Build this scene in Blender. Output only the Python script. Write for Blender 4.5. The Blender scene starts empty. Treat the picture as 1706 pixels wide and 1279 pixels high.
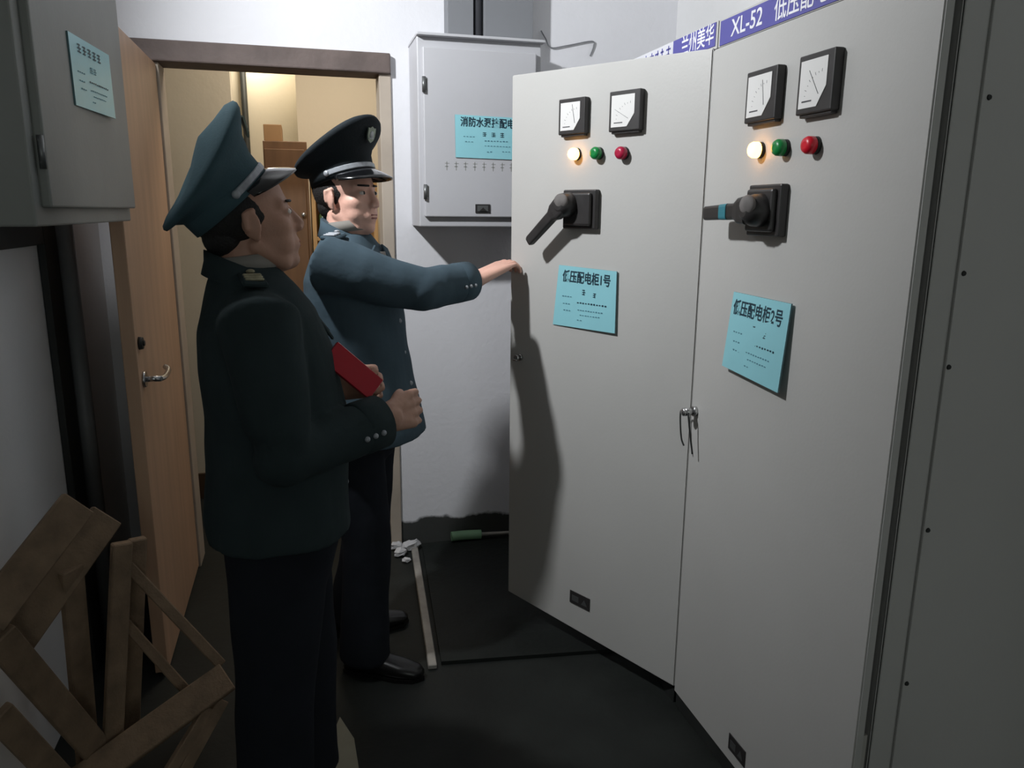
import bpy, bmesh, math, random
from mathutils import Vector, Matrix, noise
random.seed(7)
PI = math.pi

# ---------------------------------------------------------------- camera
SC = bpy.context.scene
COL = SC.collection
cam_d = bpy.data.cameras.new('camera')
cam_d.sensor_fit = 'HORIZONTAL'; cam_d.sensor_width = 36.0
cam_d.lens = 36.0 * 1280.0 / 1706.0
cam_d.clip_start = 0.02
cam = bpy.data.objects.new('camera', cam_d); COL.objects.link(cam)
Rm = Matrix(((0.9658673567857006, 0.048413600290337186, -0.25447273410471977),
             (-0.2588905353401023, 0.21346528155583322, -0.9420234945486253),
             (0.0087143449047629, 0.9757503250715401, 0.21871297015875515)))
cam.matrix_world = Matrix.Translation((0, 0, 1.5)) @ Rm.to_4x4()
SC.camera = cam

# ---------------------------------------------------------------- world, exposure, lights
SC.view_settings.view_transform = 'Standard'
SC.view_settings.look = 'None'
SC.view_settings.gamma = 1.0
SC.view_settings.use_curve_mapping = False
SC.view_settings.exposure = 0.5
w = bpy.data.worlds.new('world'); SC.world = w; w.use_nodes = True
w.node_tree.nodes['Background'].inputs[0].default_value = (0.5, 0.55, 0.6, 1)
w.node_tree.nodes['Background'].inputs[1].default_value = 0.02

def light(name, kind, loc, power, color, size=0.1, rot=None, size_y=None):
    d = bpy.data.lights.new(name, kind); d.energy = power; d.color = color
    if kind == 'AREA':
        d.size = size
        if size_y: d.shape = 'RECTANGLE'; d.size_y = size_y
    else:
        d.shadow_soft_size = size
    o = bpy.data.objects.new(name, d); COL.objects.link(o); o.location = loc
    if rot: o.rotation_euler = rot
    return o
lamp_o = light('room_lamp', 'SPOT', (-0.62, 2.00, 2.62), 114, (0.95, 0.975, 1.0), 0.05)     # floodlight above the left cabinet
lamp_o.rotation_euler = Vector((1.60, 0.75, -0.82)).to_track_quat('-Z', 'Y').to_euler()
lamp_o.data.spot_size = math.radians(132); lamp_o.data.spot_blend = 1.0
light('fill_light', 'AREA', (0.3, -3.4, 1.5), 8, (0.92, 1.0, 0.95), 1.4, (math.radians(90), 0, 0), 2.0)  # weak fill added behind the camera to lift the shaded sides, no real doorway
light('hall_lamp', 'AREA', (0.25, 3.95, 2.6), 8.5, (1.0, 0.87, 0.70), 0.5)
light('recess_lamp', 'POINT', (-0.24, 5.02, 2.42), 4, (1.0, 0.90, 0.72), 0.06)

# ---------------------------------------------------------------- materials
def lin(c):
    return tuple(((x/255.0)/12.92 if x/255.0 <= 0.04045 else ((x/255.0+0.055)/1.055)**2.4) for x in c)
MATS = {}
def mat(name, rgb, rough=0.6, metal=0.0, var=0.08, scale=6.0, bump=0.0, bscale=60.0, emit=None, estr=0.0, coat=0.0, stretch=None, spec=0.5):
    m = bpy.data.materials.new(name); m.use_nodes = True
    nt = m.node_tree; N = nt.nodes; L = nt.links; b = N['Principled BSDF']
    c = lin(rgb)
    tc = N.new('ShaderNodeTexCoord'); src = tc.outputs['Object']
    if stretch:
        mp = N.new('ShaderNodeMapping'); mp.inputs['Scale'].default_value = stretch
        L.new(src, mp.inputs['Vector']); src = mp.outputs['Vector']
    nz = N.new('ShaderNodeTexNoise'); nz.inputs['Scale'].default_value = scale; nz.inputs['Detail'].default_value = 5
    L.new(src, nz.inputs['Vector'])
    rp = N.new('ShaderNodeValToRGB')
    rp.color_ramp.elements[0].position = 0.3; rp.color_ramp.elements[1].position = 0.7
    rp.color_ramp.elements[0].color = (*[x*(1-var) for x in c], 1)
    rp.color_ramp.elements[1].color = (*[min(1, x*(1+var)) for x in c], 1)
    L.new(nz.outputs['Fac'], rp.inputs['Fac']); L.new(rp.outputs['Color'], b.inputs['Base Color'])
    b.inputs['Roughness'].default_value = rough; b.inputs['Metallic'].default_value = metal
    b.inputs['Specular IOR Level'].default_value = spec
    if coat: b.inputs['Coat Weight'].default_value = coat
    if bump:
        n2 = N.new('ShaderNodeTexNoise'); n2.inputs['Scale'].default_value = bscale; n2.inputs['Detail'].default_value = 4
        L.new(src, n2.inputs['Vector'])
        bp = N.new('ShaderNodeBump'); bp.inputs['Strength'].default_value = bump; bp.inputs['Distance'].default_value = 0.01
        L.new(n2.outputs['Fac'], bp.inputs['Height']); L.new(bp.outputs['Normal'], b.inputs['Normal'])
    if emit:
        b.inputs['Emission Color'].default_value = (*lin(emit), 1); b.inputs['Emission Strength'].default_value = estr
    MATS[name] = m
    return m

def plaster(name, rgb, z0, z1, dark=(58, 60, 58)):
    """white plaster whose foot has crumbled to grey render below an uneven line"""
    m = mat(name, rgb, 0.85, 0, 0.03, 2.0, 0.15, 40)
    nt = m.node_tree; N = nt.nodes; L = nt.links; b = N['Principled BSDF']
    tc = N.new('ShaderNodeTexCoord'); sp = N.new('ShaderNodeSeparateXYZ'); L.new(tc.outputs['Object'], sp.inputs[0])
    nz = N.new('ShaderNodeTexNoise'); nz.inputs['Scale'].default_value = 7; nz.inputs['Detail'].default_value = 6
    L.new(tc.outputs['Object'], nz.inputs['Vector'])
    ma = N.new('ShaderNodeMath'); ma.operation = 'MULTIPLY_ADD'; ma.inputs[1].default_value = -(z1-z0)*2.2; ma.inputs[2].default_value = (z1-z0)*1.1
    L.new(nz.outputs['Fac'], ma.inputs[0])
    ad = N.new('ShaderNodeMath'); ad.operation = 'ADD'; L.new(sp.outputs['Z'], ad.inputs[0]); L.new(ma.outputs[0], ad.inputs[1])
    lt = N.new('ShaderNodeMapRange'); lt.inputs['From Min'].default_value = z0; lt.inputs['From Max'].default_value = z0+0.012
    L.new(ad.outputs[0], lt.inputs['Value'])
    mx = N.new('ShaderNodeMix'); mx.data_type = 'RGBA'
    old = b.inputs['Base Color'].links[0].from_socket
    L.new(lt.outputs[0], mx.inputs[0]); mx.inputs[6].default_value = (*lin(dark), 1); L.new(old, mx.inputs[7])
    L.new(mx.outputs[2], b.inputs['Base Color'])
    return m

plaster('plaster', (224, 224, 228), 0.115, 0.16)
mat('white_wall', (222, 222, 222), 0.85, 0, 0.04, 2, 0.12, 40)
mat('dim_wall', (110, 112, 108), 0.9)
mat('hall_wall', (222, 213, 194), 0.8, 0, 0.03, 2, 0.08, 30)
mat('floor_paint', (32, 35, 33), 0.65, 0, 0.35, 3.5, 0.2, 25, spec=0.25)
mat('rubber', (24, 28, 26), 0.65, 0, 0.3, 5, 0.2, 40, spec=0.25)
mat('strip_metal', (150, 146, 140), 0.5, 0.2, 0.25, 14)
mat('ceiling', (225, 225, 225), 0.9)
mat('cab_paint', (188, 187, 184), 0.42, 0, 0.025, 2.5, 0.03, 120)
mat('cab_edge', (176, 174, 168), 0.45, 0, 0.03, 3)
mat('cab_dark', (60, 62, 58), 0.6)
mat('box_paint', (190, 190, 194), 0.45, 0, 0.03, 3, 0.03, 90)
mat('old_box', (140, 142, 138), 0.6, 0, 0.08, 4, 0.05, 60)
mat('black_plastic', (46, 44, 44), 0.45, 0, 0.2, 20)
mat('dusty_plastic', (108, 104, 102), 0.8, 0, 0.25, 30)
mat('dial', (225, 224, 222), 0.4, 0, 0.02)
mat('dial_ink', (70, 70, 74), 0.6)
mat('amber', (255, 200, 110), 0.4, 0, 0.0, emit=(255, 178, 84), estr=7.0)
mat('green_lens', (18, 128, 62), 0.35, 0, 0.1, 30)
mat('red_lens', (206, 22, 44), 0.35, 0, 0.1, 30)
mat('dark_red_lens', (170, 24, 62), 0.35, 0, 0.1, 30)
mat('card', (146, 206, 216), 0.35, 0, 0.03, 8)
mat('card_edge', (88, 120, 126), 0.6)
mat('ink', (22, 52, 66), 0.6)
mat('ink_grey', (72, 122, 138), 0.7)
mat('banner', (86, 84, 158), 0.5, 0, 0.05, 12)
mat('banner_white', (214, 214, 220), 0.6)
mat('white_ink', (232, 232, 238), 0.6)
mat('teal_tape', (48, 120, 134), 0.5)
mat('chrome', (190, 190, 190), 0.25, 0.9)
mat('steel', (120, 122, 122), 0.4, 0.7)
mat('dark_steel', (44, 46, 45), 0.6, 0.2, 0.2, 10)
mat('grey_pipe', (120, 122, 124), 0.5, 0, 0.1, 10)
mat('duct', (122, 124, 128), 0.6, 0, 0.04, 3)
mat('duct_dark', (62, 63, 68), 0.6)
mat('door_wood', (188, 154, 126), 0.5, 0, 0.10, 3.0, 0.05, 30, stretch=(6, 6, 0.7))
mat('frame_wood', (98, 86, 82), 0.7, 0, 0.2, 9, 0.3, 30)
mat('jamb_paint', (176, 164, 150), 0.7, 0, 0.1, 6)
mat('crate_wood', (138, 116, 94), 0.8, 0, 0.22, 6, 0.3, 40, stretch=(3, 3, 3))
mat('hall_wood', (114, 84, 58), 0.4, 0, 0.15, 5, stretch=(5, 5, 0.8))
mat('shelf_wood', (180, 142, 92), 0.5, 0, 0.1, 5, stretch=(5, 5, 0.8))
mat('cardboard', (152, 120, 84), 0.8, 0, 0.08, 6)
mat('red_item', (140, 44, 26), 0.4)
mat('green_glass', (90, 112, 70), 0.2)
mat('amber_glass', (190, 150, 60), 0.2)
mat('plaster_bit', (190, 190, 192), 0.9, 0, 0.1, 20)
mat('green_plastic', (128, 168, 132), 0.5, 0, 0.1, 12)
mat('skirting', (74, 54, 36), 0.6)
mat('scrap', (140, 136, 120), 0.8, 0, 0.1, 8)
# people
mat('skin_a', (178, 136, 116), 0.55, 0, 0.06, 14, 0.08, 120)
mat('skin_b', (224, 176, 158), 0.5, 0, 0.07, 14, 0.08, 120)
mat('hair', (20, 18, 18), 0.7, 0, 0.3, 60, 0.4, 200)
mat('cloth_a', (48, 58, 60), 0.95, 0, 0.12, 8, 0.35, 18, spec=0.12)
mat('cloth_b', (68, 84, 94), 0.9, 0, 0.12, 8, 0.4, 14, spec=0.2)
mat('trouser', (34, 37, 43), 0.95, 0, 0.12, 8, 0.3, 16, spec=0.12)
mat('cap_a', (62, 86, 94), 0.85, 0, 0.08, 20, 0.1, 200, spec=0.25)
mat('cap_b', (30, 36, 40), 0.85, 0, 0.08, 20, 0.1, 200, spec=0.25)
mat('peak', (16, 17, 19), 0.16, 0, 0.05, 10, coat=0.6)
mat('silver_braid', (158, 162, 168), 0.45, 0.3, 0.15, 80)
mat('badge', (136, 146, 132), 0.45, 0.3, 0.25, 90)
mat('gold_braid', (150, 144, 118), 0.5, 0.3, 0.3, 80)
mat('shirt', (132, 128, 122), 0.8)
mat('shoe', (20, 19, 19), 0.3, 0, 0.1, 20)
mat('lip', (150, 92, 84), 0.5)
mat('eye_white', (196, 188, 180), 0.3)
mat('iris', (26, 18, 14), 0.2)
mat('book_red', (176, 20, 40), 0.3, 0, 0.06, 20, coat=0.4)
mat('paper', (220, 205, 200), 0.7)

# ---------------------------------------------------------------- builders
class B:
    """collects shapes into one mesh"""
    def __init__(s): s.bm = bmesh.new(); s.mi = 0
    def _add(s, t, smooth=False):
        for f in t.faces: f.material_index = s.mi; f.smooth = smooth
        me = bpy.data.meshes.new('tmp'); t.to_mesh(me); t.free(); s.bm.from_mesh(me); bpy.data.meshes.remove(me)
        return s
    def box(s, a, b, bev=0.0, seg=2):
        t = bmesh.new(); bmesh.ops.create_cube(t, size=1)
        a = Vector(a); b = Vector(b)
        for v in t.verts: v.co = Vector((a[i]+(v.co[i]+.5)*(b[i]-a[i]) for i in range(3)))
        if bev: bmesh.ops.bevel(t, geom=list(t.edges), offset=bev, segments=seg, affect='EDGES', profile=.5)
        bmesh.ops.recalc_face_normals(t, faces=t.faces)
        return s._add(t)
    def obox(s, p0, p1, wdt, thk, up=(0, 0, 1), bev=0.003):
        """a plank from p0 to p1; wdt across, thk along the direction nearest to up"""
        t = bmesh.new(); bmesh.ops.create_cube(t, size=1)
        p0 = Vector(p0); p1 = Vector(p1); d = (p1-p0); ln = d.length; d.normalize()
        u = Vector(up); u = (u-d*u.dot(d)).normalized(); sd = d.cross(u)
        for v in t.verts: v.co = Vector((v.co.x*ln, v.co.y*wdt, v.co.z*thk))
        if bev: bmesh.ops.bevel(t, geom=list(t.edges), offset=bev, segments=1, affect='EDGES')
        c = (p0+p1)/2
        for v in t.verts: v.co = c+d*v.co.x+sd*v.co.y+u*v.co.z
        bmesh.ops.recalc_face_normals(t, faces=t.faces)
        return s._add(t)
    def cone(s, p0, p1, r0, r1=None, n=24, smooth=True):
        r1 = r0 if r1 is None else r1
        return s.loft([(p0, r0, r0), (p1, r1, r1)], n, smooth=smooth)
    def loft(s, rings, n=24, ax=None, power=2.0, smooth=True, flat=True):
        """rings: (centre, ra, rb) along a path; ax fixes the ra direction"""
        t = bmesh.new(); P = [Vector(r[0]) for r in rings]; loops = []
        prev = None
        for i, r in enumerate(rings):
            d = (P[min(i+1, len(P)-1)]-P[max(i-1, 0)]).normalized()
            if len(r) > 3: d = Vector(r[3]).normalized()
            if ax is not None: a = Vector(ax)
            elif prev is not None: a = prev
            else: a = Vector((1, 0, 0)) if abs(d.x) < .8 else Vector((0, 1, 0))
            a = (a-d*a.dot(d)).normalized(); prev = a; b = d.cross(a)
            lp = []
            for k in range(n):
                th = 2*PI*k/n; c, sn = math.cos(th), math.sin(th)
                c = math.copysign(abs(c)**(2/power), c); sn = math.copysign(abs(sn)**(2/power), sn)
                lp.append(t.verts.new(P[i]+a*r[1]*c+b*r[2]*sn))
            loops.append(lp)
        for i in range(len(loops)-1):
            for k in range(n):
                t.faces.new((loops[i][k], loops[i][(k+1) % n], loops[i+1][(k+1) % n], loops[i+1][k]))
        t.faces.new(loops[0]); t.faces.new(loops[-1])
        bmesh.ops.recalc_face_normals(t, faces=t.faces)
        for f in t.faces: f.material_index = s.mi; f.smooth = smooth and len(f.verts) == 4
        me = bpy.data.meshes.new('tmp'); t.to_mesh(me); t.free(); s.bm.from_mesh(me); bpy.data.meshes.remove(me)
        return s
    def sph(s, c, r, M=None, sub=3):
        t = bmesh.new(); bmesh.ops.create_icosphere(t, subdivisions=sub, radius=1)
        r = (r, r, r) if not hasattr(r, '__len__') else r
        for v in t.verts:
            q = Vector((v.co.x*r[0], v.co.y*r[1], v.co.z*r[2]))
            if M is not None: q = M @ q
            v.co = q+Vector(c)
        return s._add(t, True)
    def cap(s, p0, r0, p1, r1, n=16):
        """a limb piece: a tapered capsule"""
        s.sph(p0, r0, sub=2); s.sph(p1, r1, sub=2); return s.cone(p0, p1, r0, r1, n)
    def chain(s, pts):
        for (a, ra), (b, rb) in zip(pts, pts[1:]): s.cap(a, ra, b, rb)
        return s
    def poly(s, pts, z0, z1):
        t = bmesh.new()
        a = [t.verts.new((x, y, z0)) for x, y in pts]; b = [t.verts.new((x, y, z1)) for x, y in pts]
        t.faces.new(a); t.faces.new(b)
        for i in range(len(pts)):
            j = (i+1) % len(pts); t.faces.new((a[i], a[j], b[j], b[i]))
        bmesh.ops.recalc_face_normals(t, faces=t.faces)
        return s._add(t)
    def tube(s, pts, r, n=10, steps=6):
        P = [Vector(p) for p in pts]; Q = []
        for i in range(len(P)-1):
            p0 = P[max(i-1, 0)]; p1 = P[i]; p2 = P[i+1]; p3 = P[min(i+2, len(P)-1)]
            for k in range(steps):
                t = k/steps
                Q.append(.5*((2*p1)+(p2-p0)*t+(2*p0-5*p1+4*p2-p3)*t*t+(3*p1-p0-3*p2+p3)*t**3))
        Q.append(P[-1])
        return s.loft([(q, r, r) for q in Q], n)
    def text(s, body, x, y, z, size, sx=1.0, ext=0.0004, align='CENTER', weight=0.0):
        c = bpy.data.curves.new('t', 'FONT'); c.body = body; c.size = size; c.align_x = align; c.align_y = 'CENTER'
        c.extrude = ext; c.offset = weight
        o = bpy.data.objects.new('t', c); COL.objects.link(o)
        dg = bpy.context.evaluated_depsgraph_get(); me = bpy.data.meshes.new_from_object(o.evaluated_get(dg))
        t = bmesh.new(); t.from_mesh(me)
        for v in t.verts: v.co = Vector((v.co.x*sx+x, v.co.y+y, v.co.z+z))
        bpy.data.objects.remove(o); bpy.data.curves.remove(c); bpy.data.meshes.remove(me)
        return s._add(t)

def obj(name, b, mats, parent=None, M=None, kind=None):
    """link what b collected as ONE mesh object (world coordinates in, parent-relative out)"""
    bm = b.bm if isinstance(b, B) else b
    if M is not None: bm.transform(M)
    if parent is not None: bm.transform(Matrix.Translation(-root_loc(parent)))
    me = bpy.data.meshes.new(name); bm.to_mesh(me); bm.free()
    for m in (mats if isinstance(mats, (list, tuple)) else [mats]): me.materials.append(MATS[m])
    o = bpy.data.objects.new(name, me); COL.objects.link(o)
    if parent is not None: o.parent = parent
    if kind: o['kind'] = kind
    return o
def root_loc(o):
    p = Vector(o.location)
    while o.parent: o = o.parent; p += Vector(o.location)
    return p
def thing(name, label, cat, loc, group=None):
    o = bpy.data.objects.new(name, None); COL.objects.link(o); o.location = loc; o.empty_display_size = .05
    return tag(o, label, cat, group)
def tag(o, label, cat, group=None):
    o['label'] = label; o['category'] = cat
    if group: o['group'] = group
    return o
def melt(b, voxel, smooth, factor=0.5):
    """fuse overlapping closed shapes into one continuous skin"""
    me = bpy.data.meshes.new('melt'); b.bm.to_mesh(me); b.bm.free()
    o = bpy.data.objects.new('melt', me); COL.objects.link(o)
    r = o.modifiers.new('r', 'REMESH'); r.mode = 'VOXEL'; r.voxel_size = voxel
    if smooth:
        q = o.modifiers.new('s', 'SMOOTH'); q.iterations = smooth; q.factor = factor
    dg = bpy.context.evaluated_depsgraph_get(); m2 = bpy.data.meshes.new_from_object(o.evaluated_get(dg))
    out = B(); out.bm.from_mesh(m2)
    for f in out.bm.faces: f.smooth = True; f.material_index = 0
    bpy.data.objects.remove(o); bpy.data.meshes.remove(me); bpy.data.meshes.remove(m2)
    return out
def frame(o, u):
    """a face of a thing: local x along u, local y up, local z out of the face"""
    U = Vector((u[0], u[1], 0)).normalized(); Z = Vector((0, 0, 1)); N = U.cross(Z)
    return Matrix(((U.x, Z.x, N.x, o[0]), (U.y, Z.y, N.y, o[1]), (U.z, Z.z, N.z, o[2]), (0, 0, 0, 1)))

# ---------------------------------------------------------------- the setting
YB = 3.30; XL = -0.75; XR = 1.62; YF = -3.6; HC = 2.95
obj('floor', B().box((-1.6, YF-.1, -0.1), (2.2, 5.6, 0)), 'floor_paint', kind='structure')
obj('ceiling', B().box((XL-.1, YF-.1, HC), (XR+.1, YB+.12, HC+.1)), 'ceiling', kind='structure')
obj('wall_left', B().box((XL-.1, YF-.1, 0), (XL, YB, HC)), 'white_wall', kind='structure')
obj('wall_right', B().box((XR, YF-.1, 0), (XR+.1, YB+.12, HC)), 'white_wall', kind='structure')
obj('wall_front', B().box((XL, YF-.1, 0), (XR, YF, HC)), 'dim_wall', kind='structure')
bw = B(); bw.box((XL-.1, YB, 0), (-.535, YB+.12, HC)); bw.box((-.535, YB, 2.105), (.375, YB+.12, HC)); bw.box((.375, YB, 0), (XR, YB+.12, HC))
obj('wall_back', bw, 'plaster', kind='structure')
# door frame
obj('trim_1', B().box((-.60, YB-.035, 2.032), (.372, YB+.125, 2.108), .006), 'frame_wood', kind='structure')
obj('trim_2', B().box((.326, YB-.012, 0), (.374, YB+.125, 2.032), .004), 'jamb_paint', kind='structure')
obj('trim_3', B().box((-.535, YB-.012, 0), (-.487, YB+.125, 2.032), .004), 'jamb_paint', kind='structure')
# hall beyond the door
hw = B(); hw.box((-1.6, 4.15, 0), (-.30, 4.25, HC))
obj('wall_hall', hw, 'hall_wall', kind='structure')
obj('wall_recess', B().box((-1.6, 5.2, 0), (0.02, 5.3, HC)), 'hall_wall', kind='structure')
obj('wall_hall_far', B().box((.005, 4.8, 0), (2.2, 5.3, HC)), 'hall_wall', kind='structure')
obj('wall_hall_left', B().box((-1.7, YB+.12, 0), (-1.6, 5.3, HC)), 'hall_wall', kind='structure')
obj('wall_hall_right', B().box((2.1, YB+.12, 0), (2.2, 4.8, HC)), 'hall_wall', kind='structure')
obj('ceiling_hall', B().box((-1.7, YB+.12, HC), (2.2, 5.3, HC+.1)), 'ceiling', kind='structure')
obj('baseboard_hall', B().box((-1.6, 4.135, 0), (-.30, 4.15, .14), .003), 'skirting', kind='structure')

# the open door leaf, swung back against the left wall
d1 = bpy.data.objects.new('door_1', None); COL.objects.link(d1); d1.location = (-.50, 3.285, 0); d1['kind'] = 'structure'
lf = B(); lf.box((-.535, 2.475, .012), (-.495, 3.28, 2.025), .003)
obj('leaf', lf, 'door_wood', d1)
hd = B(); hd.cone((-.495, 2.535, .985), (-.487, 2.535, .985), .026, .024); hd.cone((-.49, 2.535, .985), (-.445, 2.535, .985), .009)
hd.tube([(-.447, 2.535, .985), (-.44, 2.56, .984), (-.438, 2.60, .986), (-.44, 2.645, .992), (-.452, 2.665, .998)], .0085)
obj('door_handle', hd, 'chrome', d1)
kh = B(); kh.cone((-.495, 2.52, 1.10), (-.483, 2.52, 1.10), .02, .018); kh.cone((-.483, 2.52, 1.10), (-.478, 2.52, 1.10), .008)
obj('keyhole', kh, 'dark_steel', d1)

# ---------------------------------------------------------------- switch cabinets on the right
def meter(par, M, x0, x1, y0, y1, needle):
    b = B(); w_ = x1-x0; h_ = y1-y0
    b.box((x0, y0, 0), (x1, y1, .022), .003)
    b.box((x0+.006, y0-.006, 0), (x1-.006, y0+.004, .016), .002)
    f = obj('panel_meter', b, 'black_plastic', par, M)
    e = .012
    d = B(); d.poly([(x0+e*.8, y0+e), (x1-w_*.40, y0+e), (x1-e*1.6, y0+h_*.42), (x1-e*1.6, y1-e), (x0+e*.8, y1-e)], .0222, .0232)
    d.mi = 1
    c = (x1-w_*.36, y0+h_*.30)
    d.poly([(c[0]-.0008, c[1]), (c[0]+.0008, c[1]), (c[0]+needle[0]+.0006, c[1]+needle[1]), (c[0]+needle[0]-.0006, c[1]+needle[1])], .0233, .0238)
    for k in range(9):                                              # scale ticks on a quarter circle
        a = PI*(.5+.5*k/8); r0 = w_*.44; r1 = r0+(.006 if k % 2 == 0 else .003)
        p = (x1-w_*.30, y0+h_*.22); dx, dy = math.cos(a), math.sin(a)
        d.poly([(p[0]+dx*r0-dy*.0004, p[1]+dy*r0+dx*.0004), (p[0]+dx*r1-dy*.0004, p[1]+dy*r1+dx*.0004), (p[0]+dx*r1+dy*.0004, p[1]+dy*r1-dx*.0004), (p[0]+dx*r0+dy*.0004, p[1]+dy*r0-dx*.0004)], .0233, .0236)
    d.box((x0+w_*.18, y0+h_*.2, .0233), (x0+w_*.46, y0+h_*.225, .0236))
    obj('dial', d, ['dial', 'dial_ink'], f, M)
def lamp(par, M, x, y, m, r=.0185, label=None):
    b = B(); b.cone((x, y, 0), (x, y, .010), r*1.0, r*.95)
    f = obj('indicator_light', b, 'dark_steel', par, M)
    l = B(); l.loft([((x, y, .010), r, r), ((x, y, .022), r*.98, r*.98), ((x, y, .028), r*.8, r*.8), ((x, y, .030), r*.4, r*.4)], 24)
    obj('lens', l, m, f, M)
    if label: f['label'] = label
def rotary(par, M, x0, x1, y0, y1, hub, tip, wide, tape=False):
    b = B(); b.box((x0, y0, 0), (x1, y1, .022), .004)
    b.box((x0+.012, y0+.010, .02), (x1-.012, y1-.010, .036), .006)
    h = obj('rotary_switch', b, 'black_plastic', par, M)
    g = B(); hx, hy = hub
    g.loft([((hx, hy, .03), .038, .038), ((hx, hy, .055), .036, .036), ((hx, hy, .072), .030, .030), ((hx, hy, .082), .016, .016)], 28)
    g.mi = 1
    g.sph((hx+.004, hy+.010, .072), (.028, .024, .013))
    obj('hub', g, ['black_plastic', 'dusty_plastic'], h, M)
    a = B(); d = Vector((tip[0]-hx, tip[1]-hy, 0)); ln = d.length; d.normalize(); n = Vector((-d.y, d.x, 0))
    Z = Vector((0, 0, 1)); c = Vector((hx, hy, .062))
    a.loft([(c+d*.005, wide*1.25, .017, d), (c+d*.035, wide*1.15, .016, d), (c+d*.055, wide*.72, .014, d), (c+d*(ln-.008), wide*.66, .012, d), (c+d*ln, wide*.55, .009, d)], 20, ax=n, power=5, smooth=False)
    obj('handle_arm', a, 'black_plastic', h, M)
    if tape:
        t = B(); q = c+d*(ln*.42)
        t.loft([(q, wide*.735, .0150, d), (q+d*.032, wide*.72, .0147, d)], 20, ax=n, power=5, smooth=False)
        obj('tape', t, 'teal_tape', h, M)
def nameplate(par, M, x0, x1, y0, y1):
    b = B(); b.box((x0, y0, 0), (x1, y1, .003), .001); b.mi = 1
    b.box((x0+(x1-x0)*.12, y0+(y1-y0)*.25, .003), (x0+(x1-x0)*.45, y0+(y1-y0)*.7, .0036))
    b.poly([(x0+(x1-x0)*.58, y0+(y1-y0)*.25), (x0+(x1-x0)*.88, y0+(y1-y0)*.25), (x0+(x1-x0)*.73, y0+(y1-y0)*.72)], .003, .0036)
    obj('nameplate', b, ['black_plastic', 'steel'], par, M)
def cabinet_body(par, y0, y1, side_detail):
    X0, X1, Z1 = 1.085, 1.60, 1.985
    b = B()
    b.box((X0, y0, .05), (X1, y0+.003, Z1)); b.box((X0, y1-.003, .05), (X1, y1, Z1))
    b.box((X1-.003, y0, .05), (X1, y1, Z1)); b.box((X0, y0, Z1-.003), (X1, y1, Z1)); b.box((X0, y0, .05), (X1, y1, .055))
    for y in (y0, y1-.035): b.box((X0, y, .05), (X0+.03, y+.035, Z1), .002)
    b.box((1.062, y0, 1.917), (X0+.02, y1, Z1), .002)
    obj('body', b, 'cab_paint', par)
    p = B(); p.box((1.055, y0+.005, 0), (1.59, y1-.005, .05), .002); obj('plinth', p, 'dark_steel', par)
    m = B(); m.box((1.42, y0+.05, .2), (1.424, y1-.05, 1.8))
    for k in range(3): m.box((1.33, y0+.12+.19*k, 1.1), (1.42, y0+.25+.19*k, 1.32), .006)
    obj('mounting_plate', m, 'steel', par)
    if side_detail:
        s_ = B(); s_.box((1.088, y0-.004, .05), (1.139, y0, Z1), .0015); obj('corner_post', s_, 'cab_paint', par)
        s_ = B(); s_.box((1.144, y0-.007, .05), (X1, y0, Z1), .0015); obj('side_panel', s_, 'cab_paint', par)
        for x, z in ((1.155, 1.398), (1.150, 1.225), (1.152, .564), (1.153, .9), (1.158, 1.7)):
            s_ = B(); s_.cone((x, y0-.007, z), (x, y0-.0095, z), .005, .004); obj('screw', s_, 'dark_steel', par)

def door_slab(par, M, wd, z):
    """z: left bottom, left top, right bottom, right top (the hung door is a little out of square)"""
    t = bmesh.new(); vs = []
    for zz in (-.022, 0):
        vs.append([t.verts.new((0, z[0], zz)), t.verts.new((wd, z[2], zz)), t.verts.new((wd, z[3], zz)), t.verts.new((0, z[1], zz))])
    t.faces.new(vs[0]); t.faces.new(vs[1])
    for i in range(4): t.faces.new((vs[0][i], vs[0][(i+1) % 4], vs[1][(i+1) % 4], vs[1][i]))
    bmesh.ops.recalc_face_normals(t, faces=t.faces)
    bmesh.ops.bevel(t, geom=list(t.edges), offset=.003, segments=2, affect='EDGES')
    return obj('cabinet_door', t, 'cab_paint', par, M)

# cabinet whose door stands ajar
C1 = thing('switch_cabinet', 'grey steel switch cabinet with its door pulled ajar by the officer', 'cabinet', (1.3, 2.31, 0), 'low-voltage switch cabinets')
cabinet_body(C1, 1.925, 2.695, False)
M1 = frame((.694, 2.602, 0), (math.sin(math.radians(27.6)), -math.cos(math.radians(27.6))))
D1 = door_slab(C1, M1, .768, (.085, 1.938, .062, 1.917))
X = lambda u: .770-u
meter(C1, M1, X(.532), X(.423), 1.733, 1.838, (-.012, .055))
meter(C1, M1, X(.328), X(.215), 1.729, 1.840, (-.05, .028))
lamp(C1, M1, X(.470), 1.675, 'amber', .0185, 'lit amber indicator light')
lamp(C1, M1, X(.379), 1.673, 'green_lens', .0185, 'green indicator light')
lamp(C1, M1, X(.282), 1.669, 'dark_red_lens', .0185, 'red indicator light')
rotary(C1, M1, X(.505), X(.370), 1.450, 1.568, (X(.470), 1.522), (X(.615), 1.405), .024)
nameplate(C1, M1, X(.448), X(.356), .172, .218)
kb = B(); kb.cone((X(.714), 1.002, 0), (X(.714), 1.002, .008), .012); kb.cone((X(.714), 1.002, .008), (X(.714), 1.002, .024), .009, .010); kb.box((X(.724), .992, .02), (X(.704), .998, .03), .002)
obj('lock_knob', kb, 'chrome', C1, M1)

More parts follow.
